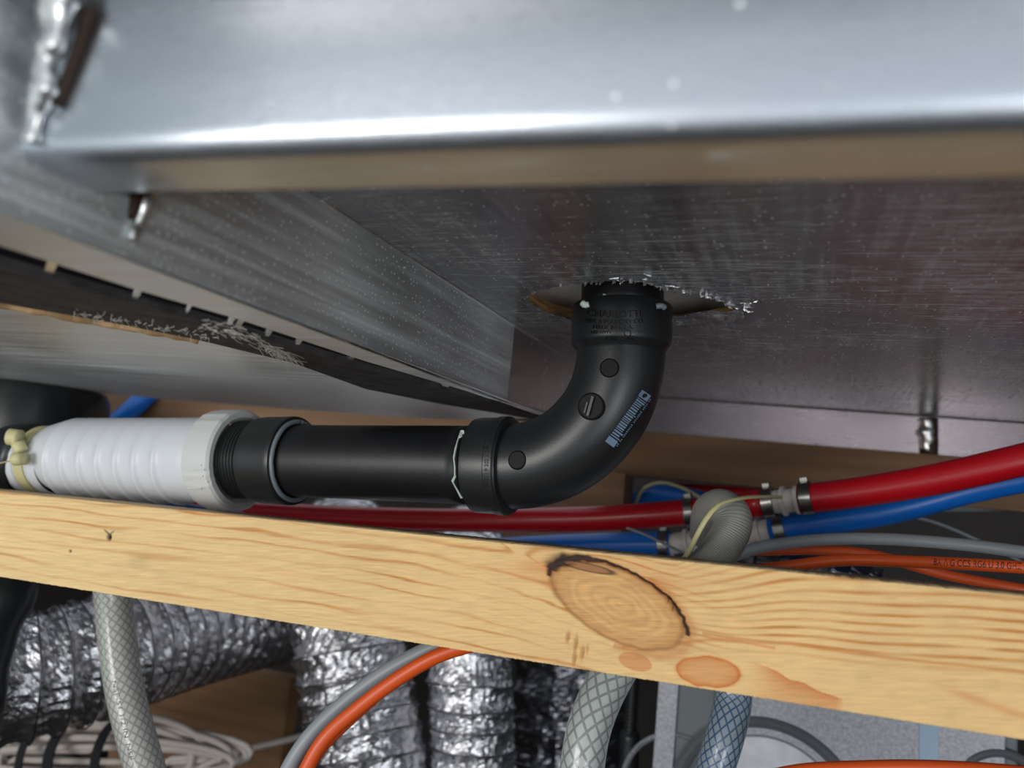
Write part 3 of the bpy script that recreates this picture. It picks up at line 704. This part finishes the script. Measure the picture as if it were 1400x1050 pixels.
# knot
kn = rk + .05 * nz(XX, YY, 41, 12)
inside = kn < 1
kr = np.sin(2 * PI * (kn * 5.5 + .6 * nz(XX, YY, 42, 18))) * .5 + .5
kc = np.array(lin((216, 168, 106)))[None, None, :] * (1 - .13 * kr[..., None]) ; kc = kc * (1 - .05 * (kn > .80)[..., None])
kc = kc + (fibre_n * .18)[..., None] * kc
C = np.where(inside[..., None], kc, C)
C = mixc(C, brown, .7 * np.exp(-((kn - 1) / .05) ** 2)); C = mixc(C, lin((190, 118, 58)), .55 * np.exp(-((kn - 1.12) / .10) ** 2) * (ex > 20)); C = mixc(C, lin((196, 140, 82)), .45 * np.exp(-((kn - .88) / .08) ** 2))
th_ = np.arctan2(ey / 46, ex / 98)
# bark crack along the upper edge of the knot (negative ey = up in the picture)
crk = np.exp(-((kn - 1.06 - .03 * nz(XX, YY, 44, 6)) / (.03 + .09 * np.exp(-((th_ + 2.75) / .45) ** 2))) ** 2) * ((th_ < -.15) | (th_ > 2.95))
crk = np.clip(crk * 1.4, 0, 1)
C = mixc(C, lin((52, 30, 24)), crk)
b2 = ell(803, 776, 34, 5, .22); C = mixc(C, lin((150, 96, 60)), (b2 < 1) * .8); C = mixc(C, lin((40, 24, 20)), np.exp(-((b2 - 1.05) / .18) ** 2) * .8)
# small nail-like bug hole and specks at left
def spot(x, y, a, b, k=1, col=(40, 26, 18), t=0):
    global C
    C = mixc(C, lin(col), k * np.clip(1.5 - ell(x, y, a, b, t), 0, 1))
spot(149, 735, 3, 4.5); spot(146, 728, 5, 1.3, .7, t=.8); spot(153, 729, 4, 1.2, .6, t=-.7); spot(96, 754, 1.6, 2, .8); spot(190, 770, 14, 8, .18, (120, 110, 90)); spot(1143, 862, 1, 1, .2)
for x, y, l in ((787, 880, 13), (785, 900, 12), (796, 893, 10), (776, 872, 8), (803, 888, 7)): spot(x, y, 2.0, l, .5, (160, 110, 60), .12)
C = C * (1 + fibre_n * .30)[..., None]
C = C * (1 + .10 * nz(XX, YY * 2, 51, 120))[..., None]
# relief
hgt = -.00022 * line + .00035 * fibre_n - .0012 * crk + .0004 * (inside * (1 - kn)) + .00012 * nz(XX, YY, 61, 3)
for x, y, rx, ry in ((149, 735, 3, 4.5), (96, 754, 1.5, 2)): hgt -= .0015 * np.clip(1.3 - ell(x, y, rx, ry), 0, 1)
for x, y in ((787, 880), (785, 900), (796, 893), (776, 872), (912, 820), (918, 830)): hgt += .0010 * np.exp(-ell(x, y, 2.5, 8, .15) ** 2) - .0010 * np.exp(-ell(x + 4, y, 2, 8, .15) ** 2)
pos = T[None, :, :] * (1 - VV[..., None]) + Bt[None, :, :] * VV[..., None]
rag = .00035 * nz(XX, YY * 0, 71, 3.0) + .0006 * np.clip(nz(XX, YY * 0, 72, 1.4) - .30, 0, 1)
pos[0, :, 2] += rag[0]; pos[-1, :, 2] -= np.abs(rag[-1]) * 1.6 + .0002 * rng.random(NU)
pos[:, :, 1] -= hgt
Vf = pos.reshape(-1, 3); NF = NU * NV
# top and back: extra rows
back = .034
topb = pos[0].copy(); topb[:, 1] = yb + back; botb = pos[-1].copy(); botb[:, 1] = yb + back
Vall = np.vstack([Vf, topb, botb]); orig = Vall.mean(0)
idx = np.arange(NF).reshape(NV, NU)
q = np.stack([idx[:-1, :-1], idx[1:, :-1], idx[1:, 1:], idx[:-1, 1:]], -1).reshape(-1, 4)
ti = NF + np.arange(NU); bi = NF + NU + np.arange(NU)
qt = np.stack([idx[0, :-1], idx[0, 1:], ti[1:], ti[:-1]], -1); qb = np.stack([idx[-1, :-1], bi[:-1], bi[1:], idx[-1, 1:]], -1); qk = np.stack([ti[:-1], ti[1:], bi[1:], bi[:-1]], -1)
Q = np.vstack([q, qt, qb, qk])
me = bpy.data.meshes.new('wood_beam')
me.vertices.add(len(Vall)); me.vertices.foreach_set('co', (Vall - orig).ravel())
me.loops.add(Q.size); me.loops.foreach_set('vertex_index', Q.ravel().astype(np.int32))
me.polygons.add(len(Q)); me.polygons.foreach_set('loop_start', np.arange(0, Q.size, 4, dtype=np.int32))
me.update(calc_edges=True); me.validate()
ca = me.color_attributes.new('grain', 'FLOAT_COLOR', 'POINT')
CC = np.ones((len(Vall), 4)); CC[:NF, :3] = np.clip(C.reshape(-1, 3), 0, 1); CC[NF:, :3] = lin((206, 178, 138))
CC[:NU, :3] = lin((186, 162, 126))
ca.data.foreach_set('color', CC.ravel())
me.polygons.foreach_set('use_smooth', [True] * len(me.polygons))
def gm(nt, b, tc):
    a = N(nt, 'ShaderNodeAttribute'); a.attribute_name = 'grain'; nt.links.new(a.outputs['Color'], b.inputs['Base Color'])
M['pine'] = mat('sawn pine', (220, 180, 120), .6, extra=gm, spec=.3); me.materials.append(M['pine'])
beam = bpy.data.objects.new('wood_beam', me); COL.objects.link(beam); beam.location = orig
tag(beam, 'pale pine beam with a large oval knot crossing the foreground', 'beam')
autosharp_limit = None

# ------------------------------------------------------------------ water pipes
def pipe(name, pts, r, m, label, cat, seg=24, group=None, **kw):
    return tube(name, [P(*p) for p in pts], r, M[m], None, seg=seg, label=label, cat=cat, group=group, **kw)
def clamp(px, py, d, ax, r, label, group='steel pinch clamps on the red and blue pipes'):
    c = P(px, py, d); t = thing('pipe_clamp', c, label, 'clamp', group)
    ax = ax.normalized()
    lathe('clamp_band', c - ax * .004, ax, [(0, r), (0, r + .0014), (.008, r + .0014), (.008, r)], M['steel'], t, seg=32)
    up = (U_ - ax * U_.dot(ax)).normalized(); sd = ax.cross(up)
    q0 = c + up * (r + .001)
    slab('clamp_ear', [q0 - ax * .003 - sd * .003, q0 + ax * .003 - sd * .003, q0 + ax * .003 + sd * .003, q0 - ax * .003 + sd * .003], up * .004, M['steel'], t, .0008)
    return t
pipe('water_pipe', [(60, 672, .92), (200, 687, .86), (400, 703, .79), (600, 711, .73), (780, 710, .68), (880, 705, .655), (966, 698, .64)], .0104, 'red', 'long red water pipe running behind the pale beam to the left clamp', 'pipe')
pipe('water_pipe', [(1000, 695, .63), (1022, 691, .625), (1047, 687, .615)], .0104, 'red', 'short red pipe piece between the two clamped joints', 'pipe')
pipe('water_pipe', [(1092, 683, .60), (1180, 672, .585), (1290, 653, .565), (1400, 628, .545), (1500, 604, .53)], .0110, 'red', 'red water pipe rising to the right edge', 'pipe')
pipe('water_pipe', [(560, 765, .76), (680, 752, .73), (800, 746, .71), (918, 744, .68)], .0108, 'blue', 'blue water pipe running low along the beam to a white joint', 'pipe')
pipe('water_pipe', [(1052, 724, .64), (1120, 714, .625), (1220, 697, .61), (1330, 668, .60), (1470, 640, .59)], .0106, 'blue', 'blue water pipe passing below the right red pipe', 'pipe')
pipe('water_pipe', [(862, 720, .86), (868, 694, .86), (890, 679, .85), (930, 679, .83), (985, 696, .80), (1040, 712, .78)], .0115, 'blue', 'blue pipe bend in the dark gap behind the clamps', 'pipe')
pipe('water_pipe', [(900, 668, .86), (960, 672, .86), (1060, 680, .82), (1120, 690, .8)], .0075, 'red', 'thin red pipe deep in the dark gap under the rear beam', 'pipe')
pipe('water_pipe', [(60, 668, .78), (110, 682, .74), (200, 692, .72), (330, 712, .7)], .0075, 'blue', 'blue pipe showing just under the white connector', 'pipe')
pipe('water_pipe', [(207, 536, 1.0), (188, 553, .99), (160, 578, .985), (128, 606, .98)], .0120, 'blue', 'slanting blue pipe above the white connector', 'pipe')
pipe('waste_pipe', [(1180, 694, .83), (1290, 674, .8), (1400, 655, .77), (1500, 640, .76)], .0085, 'greyc', 'upper pale grey pipe at far right behind the red pipe', 'pipe')
pipe('waste_pipe', [(1180, 690, .88), (1300, 690, .82), (1400, 688, .8), (1500, 690, .8)], .0075, 'greyc', 'lower pale grey pipe at far right behind the blue pipe', 'pipe')
axr = P(1100, 680, .60) - P(940, 700, .645)
clamp(945, 700, .644, axr, .0105, 'steel clamp closing the long red pipe at its right end')
clamp(1052, 687, .613, axr, .0105, 'steel clamp on the short red pipe piece')
clamp(1104, 681, .598, axr, .0112, 'steel clamp at the start of the right red pipe')
clamp(909, 744, .682, P(918, 744, .68) - P(800, 746, .71), .0109, 'steel clamp closing the left blue pipe')
clamp(1066, 722, .637, P(1120, 714, .625) - P(1052, 724, .64), .0108, 'steel clamp at the start of the right blue pipe')
def coupling(pts, r, label):
    a, b = P(*pts[0]), P(*pts[1]); ax = (b - a); L = ax.length; c = thing('pipe_coupling', (a + b) / 2, label, 'pipe fitting')
    lathe('barrel', a, ax, [(0, r * .5), (0, r), (L * .12, r), (L * .14, r * .82), (L * .45, r * .82), (L * .47, r * 1.05), (L * .55, r * 1.05), (L * .57, r * .82), (L * .86, r * .82), (L * .88, r), (L, r), (L, r * .5)], M['fit'], c, seg=32)
    return c
coupling(((960, 699, .638), (1004, 694, .63)), .0085, 'white joint between the long red pipe and the short red piece')
coupling(((1050, 687, .613), (1094, 683, .60)), .0108, 'white joint between the short red piece and right red pipe')
coupling(((912, 744, .682), (965, 738, .67)), .0105, 'white joint at the end of the left blue pipe')
coupling(((1020, 729, .65), (1056, 723, .64)), .0104, 'white joint at the start of the right blue pipe')
pipe('ribbed_hose', [(930, 815, .465), (962, 780, .47), (985, 752, .475), (1001, 722, .48), (1000, 704, .485), (985, 693, .50), (970, 702, .52), (966, 730, .55)], .0113, 'greyhose', 'ribbed grey hose hooked over the red and blue pipes', 'hose', step=.003)
pipe('cable_tie', [(932, 768, .47), (943, 752, .465), (955, 728, .46), (968, 706, .46), (985, 689, .465), (1015, 681, .48), (1045, 679, .52), (1066, 680, .57)], .0012, 'cream', 'pale nylon tie looped over the grey ribbed hose', 'cable tie', seg=8, flat=1.6)
pipe('cable_tie', [(932, 755, .60), (905, 742, .61), (880, 730, .62), (857, 722, .63)], .0011, 'greyc', 'thin nylon tie tail pointing left over the blue pipe', 'cable tie', seg=8)
pipe('thin_wire', [(868, 690, .84), (880, 668, .83), (905, 660, .82), (935, 668, .8), (960, 682, .78)], .0016, 'cream', 'thin pale wire arching through the dark gap', 'wire', seg=8)
# cables at the right
pipe('coaxial_cable', [(1000, 782, .50), (1080, 774, .485), (1150, 766, .475), (1250, 768, .46), (1400, 776, .445), (1500, 786, .44)], .0035, 'orange', 'orange printed cable nearest the beam at right', 'cable')
oc = bpy.context.scene.objects['coaxial_cable']
text_decal('18AWG CCS RG6/U 3.0 GHZ', bvh_of(oc), 1335, 771, 124, 9, M['txt'], oc, ang=.05, off=.0002, name='printed_text')
pipe('coaxial_cable', [(1030, 753, .575), (1130, 752, .565), (1200, 760, .555), (1290, 785, .54), (1400, 806, .52), (1500, 825, .51)], .0035, 'orange', 'orange cable crossing under the printed orange cable', 'cable')
pipe('grey_cable', [(990, 765, .55), (1040, 748, .55), (1120, 738, .54), (1210, 737, .53), (1310, 744, .52), (1400, 755, .5), (1500, 768, .5)], .0040, 'greyc', 'grey cable arching over the two orange cables at right', 'cable')
pipe('thin_wire', [(1200, 695, .72), (1280, 715, .72), (1350, 745, .72), (1420, 780, .72)], .0014, 'greyc', 'thin dark grey wire in the shadow at far right', 'wire', seg=8)
# arching pair
pipe('grey_cable', [(720, 868, .47), (640, 872, .475), (590, 886, .484), (520, 924, .488), (455, 975, .488), (410, 1025, .484), (370, 1100, .48)], .0049, 'greyc', 'grey cable arching beside the orange cable below the beam', 'cable')
pipe('coaxial_cable', [(760, 868, .46), (690, 873, .465), (610, 892, .47), (550, 924, .473), (490, 968, .473), (440, 1015, .47), (400, 1090, .465)], .0043, 'orange', 'orange cable arching beside the grey cable below the beam', 'cable')
pipe('coaxial_cable', [(413, 1070, .482), (435, 1030, .484), (462, 1000, .486), (512, 955, .49)], .0033, 'orange', 'second orange cable tucked behind the arching orange cable', 'cable')
pipe('coaxial_cable', [(1030, 1066, .45), (1100, 1053, .448), (1180, 1049, .446), (1250, 1048, .444), (1330, 1051, .442), (1420, 1058, .44)], .0036, 'orange', 'orange cable skimming the bottom edge below the grey steel box', 'cable')
# hoses
ha = pipe('braided_hose', [(148, 700, .60), (153, 800, .60), (160, 870, .595), (172, 950, .585), (198, 1050, .57), (230, 1150, .56)], .0132, 'hoseA', 'clear braided hose hanging at left with small print', 'hose', seg=32)
hbv = bvh_of(ha)
text_decal('NSF-51 1/2 IN. NSF', hbv, 168, 985, 110, 6, M['txtg'], ha, ang=PI / 2 - .22, off=.0002, name='printed_text')
V2 = []; F2 = []
for i in range(40):
    y = 812 + i * 3; x = 139 + (y - 812) * .03 + ((y - 812) / 120) ** 2 * 2
    V2 += [(x - .8, y), (x + 1.2, y), (x + 1.2, y + 1.8), (x - .8, y + 1.8)]; F2.append(tuple(range(4 * i, 4 * i + 4)))
M['green'] = mat('pale green stripe', (150, 196, 160), .5)
decal('stripe', hbv, V2, F2, M['green'], ha, .0002)
pipe('braided_hose', [(880, 850, .50), (850, 900, .50), (818, 960, .49), (800, 1020, .48), (790, 1120, .47)], .0132, 'hoseB', 'clear braided hose with pale mesh right of the foil ducts', 'hose', seg=32)
pipe('braided_hose', [(1000, 880, .53), (1003, 950, .525), (993, 1000, .515), (978, 1050, .51), (960, 1120, .50)], .0120, 'hoseC', 'clear hose with blue mesh in front of the grey steel box', 'hose', seg=32)

# ------------------------------------------------------------------ foil ducts
def duct(pts, r, label, pitch=.016, amp=.07, dull=False, wires=True):
    path = resample(catmull([P(*p) for p in pts], 16), .0022)[0]
    t = thing('foil_duct', path[0], label, 'duct', None)
    def rf(s, th, p):
        ph = (s / pitch + th / (2 * PI)) % 1
        q = Vector((math.cos(th) * 5, math.sin(th) * 5, s * 70))
        cr = noise.noise(q * 1.3) * .035 + noise.noise(q * 3.1 + Vector((7, 3, 1))) * .03 + noise.noise(q * 6.5) * .016
        return 1 - amp * math.sin(PI * ph) ** 1 * (.8 + .6 * noise.noise(q * .5)) + cr
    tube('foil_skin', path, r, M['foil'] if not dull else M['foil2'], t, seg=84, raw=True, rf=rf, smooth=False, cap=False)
    if wires:
        fr = frames(path); hel = []
        s = 0
        for i, p in enumerate(path):
            if i: s += (p - path[i - 1]).length
        L = s; n = int(L / pitch * 24); s = 0
        for i in range(n):
            u = i / n * (len(path) - 1); k = int(u); f = u - k; p = path[k].lerp(path[k + 1], f); _, a, b = fr[k]
            ss = u * L / (len(path) - 1); th = -2 * PI * ss / pitch
            hel.append(p + (a * math.cos(th) + b * math.sin(th)) * r * 1.035)
        tube('spiral_wire', hel, .0009, M['wire'], t, seg=6, raw=True)
    return t
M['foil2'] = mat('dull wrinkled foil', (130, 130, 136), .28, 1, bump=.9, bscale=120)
duct([(-160, 940, .70), (-20, 932, .72), (75, 915, .75), (165, 888, .80), (280, 858, .90), (390, 838, 1.03), (440, 832, 1.14)], .058, 'wide foil duct at lower left curving away behind the braided hose', pitch=.019)
duct([(470, 735, 1.02), (470, 790, .92), (476, 870, .86), (492, 960, .84), (505, 1050, .82), (510, 1180, .80)], .060, 'foil duct behind the arching grey and orange cables', pitch=.020)
duct([(640, 735, 1.05), (640, 800, .93), (642, 900, .86), (645, 1000, .84), (648, 1180, .82)], .0455, 'foil duct standing upright right of the arching cables', pitch=.020)
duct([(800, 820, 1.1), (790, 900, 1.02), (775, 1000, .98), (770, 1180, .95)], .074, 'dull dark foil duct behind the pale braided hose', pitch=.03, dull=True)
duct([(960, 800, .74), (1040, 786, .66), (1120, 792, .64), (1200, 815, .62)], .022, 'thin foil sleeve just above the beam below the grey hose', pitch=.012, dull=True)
tr = thing('threaded_rod', P(862, 980, .84), 'dark vertical threaded rod beside the grey steel box', 'rod')
tube('rod', [P(868, 900, .84), P(862, 1000, .84)], .006, M['rubber'], tr, seg=14, step=.001, raw=False, rf=lambda s, th, p: 1 + .15 * math.sin(s / .004 * 2 * PI))
tube('sleeve', [P(862, 1000, .84), P(858, 1100, .83)], .010, M['rubber'], tr, seg=18)

# ------------------------------------------------------------------ bottom left: board and cable coil
wbd = thing('wood_board', P(300, 960, 1.18), 'brown wooden board in shadow behind the white cable coil', 'board')
a = P(150, 905, 1.2)
box('board', (a.x, a.y, a.z - .17), (a.x + .32, a.y + .025, a.z + .03), M['wood2'], wbd, .001)
coil = thing('cable_coil', P(150, 1020, .88), 'flat coil of white cable bound with black straps at bottom left', 'cable')
pts = []
cc = P(130, 1035, .88); ux = (P(230, 1035, .86) - cc); uy = Vector((0, 0, 1)) * .001
for i in range(14 * 24):
    t = i / 24; an = 2 * PI * t; rx = .165 + .025 * math.sin(t * 2.3) - .006 * (t % 4); rz = .006 + .038 * ((t * .381) % 1)
    c = math.cos(an); s = math.sin(an)
    pts.append(cc + ux.normalized() * (abs(c) ** .8 * math.copysign(1, c) * rx) + Vector((0, 0, 1)) * (s * rz + .003 * math.sin(t * 5)) + Vector((0, 1, 0)) * (-.012 + t * .002 + .01 * math.sin(t * 3.1)))
tube('cable_loops', resample(pts, .008)[0], .0036, M['white_cable'], coil, seg=10, raw=True)
for px, w in ((101, 16), (57, 12), (172, 14)):
    x_ = P(px, 1020, .85); dx_ = ux.normalized() * (w / F * .85)
    lathe('hook_strap', cc + ux.normalized() * ((px - 130) / F * .9) - dx_ * .5, ux, [(0, .0405), (0, .0425), (dx_.length, .0425), (dx_.length, .0405)], M['velcro'], coil, seg=40, rf=None)
tube('cable_end', [P(*q_) for q_ in ((190, 1060, .9), (290, 1035, .92), (400, 1010, .95), (470, 990, 1.0))], .0036, M['white_cable'], coil, seg=10)

# ------------------------------------------------------------------ grey steel box
gb = thing('steel_box', P(1100, 1050, .72), 'grey painted steel appliance box at lower right with pressed round ridge', 'appliance')
fy = P(900, 1000, .74).y; xl = P(898, 1000, .74).x; xr = PY(1392, 1030, fy).x
zt = PY(1100, 900, fy).z; zbm = PY(1100, 1250, fy).z
box('housing', (xl, fy, zbm), (xr, fy + .3, zt), M['boxdark'], gb, .002)
x2 = PY(924, 1000, fy).x
box('edge_flange', (xl - .001, fy - .004, zbm), (x2, fy + .0005, zt), M['box'], gb, .0008)
x3 = PY(975, 1000, fy - .006).x
box('front_plate', (x3, fy - .006, zbm), (xr - .01, fy + .0005, zt), M['box'], gb, .0008)
def ringm(name, px, py, R, w, h, m, dy):
    c = PY(px, py, fy - dy); lathe(name, Vector((c.x, fy - dy + .0005, c.z)), (0, -1, 0), [(0, R - w * 1.2), (h * .7, R - w * .6), (h, R), (h * .7, R + w * .6), (0, R + w * 1.2)], m, gb, seg=96)
ringm('pressed_ridge', 1045, 1118, .078, .0045, .0045, M['boxdark'], .006)
c = PY(1045, 1118, fy - .006); lathe('round_cover', Vector((c.x, fy - .0055, c.z)), (0, -1, 0), [(0, .068), (.0022, .067), (.003, .066), (.003, .0001)], mat('bright zinc cover', (186, 186, 192), .4, .5, var=.15, vscale=60), gb, seg=96)
ringm('pressed_ridge', 1372, 1085, .030, .003, .003, M['boxdark'], .006)
ringm('pressed_ridge', 925, 1085, .05, .002, .003, M['box'], .001)
q0 = [PY(1257, 985, fy - .0065), PY(1283, 985, fy - .0065), PY(1283, 1038, fy - .0065), PY(1272, 1048, fy - .0065), PY(1257, 1048, fy - .0065)]
slab('tape_strip', q0, (0, -.0004, 0), M['tape'], gb)
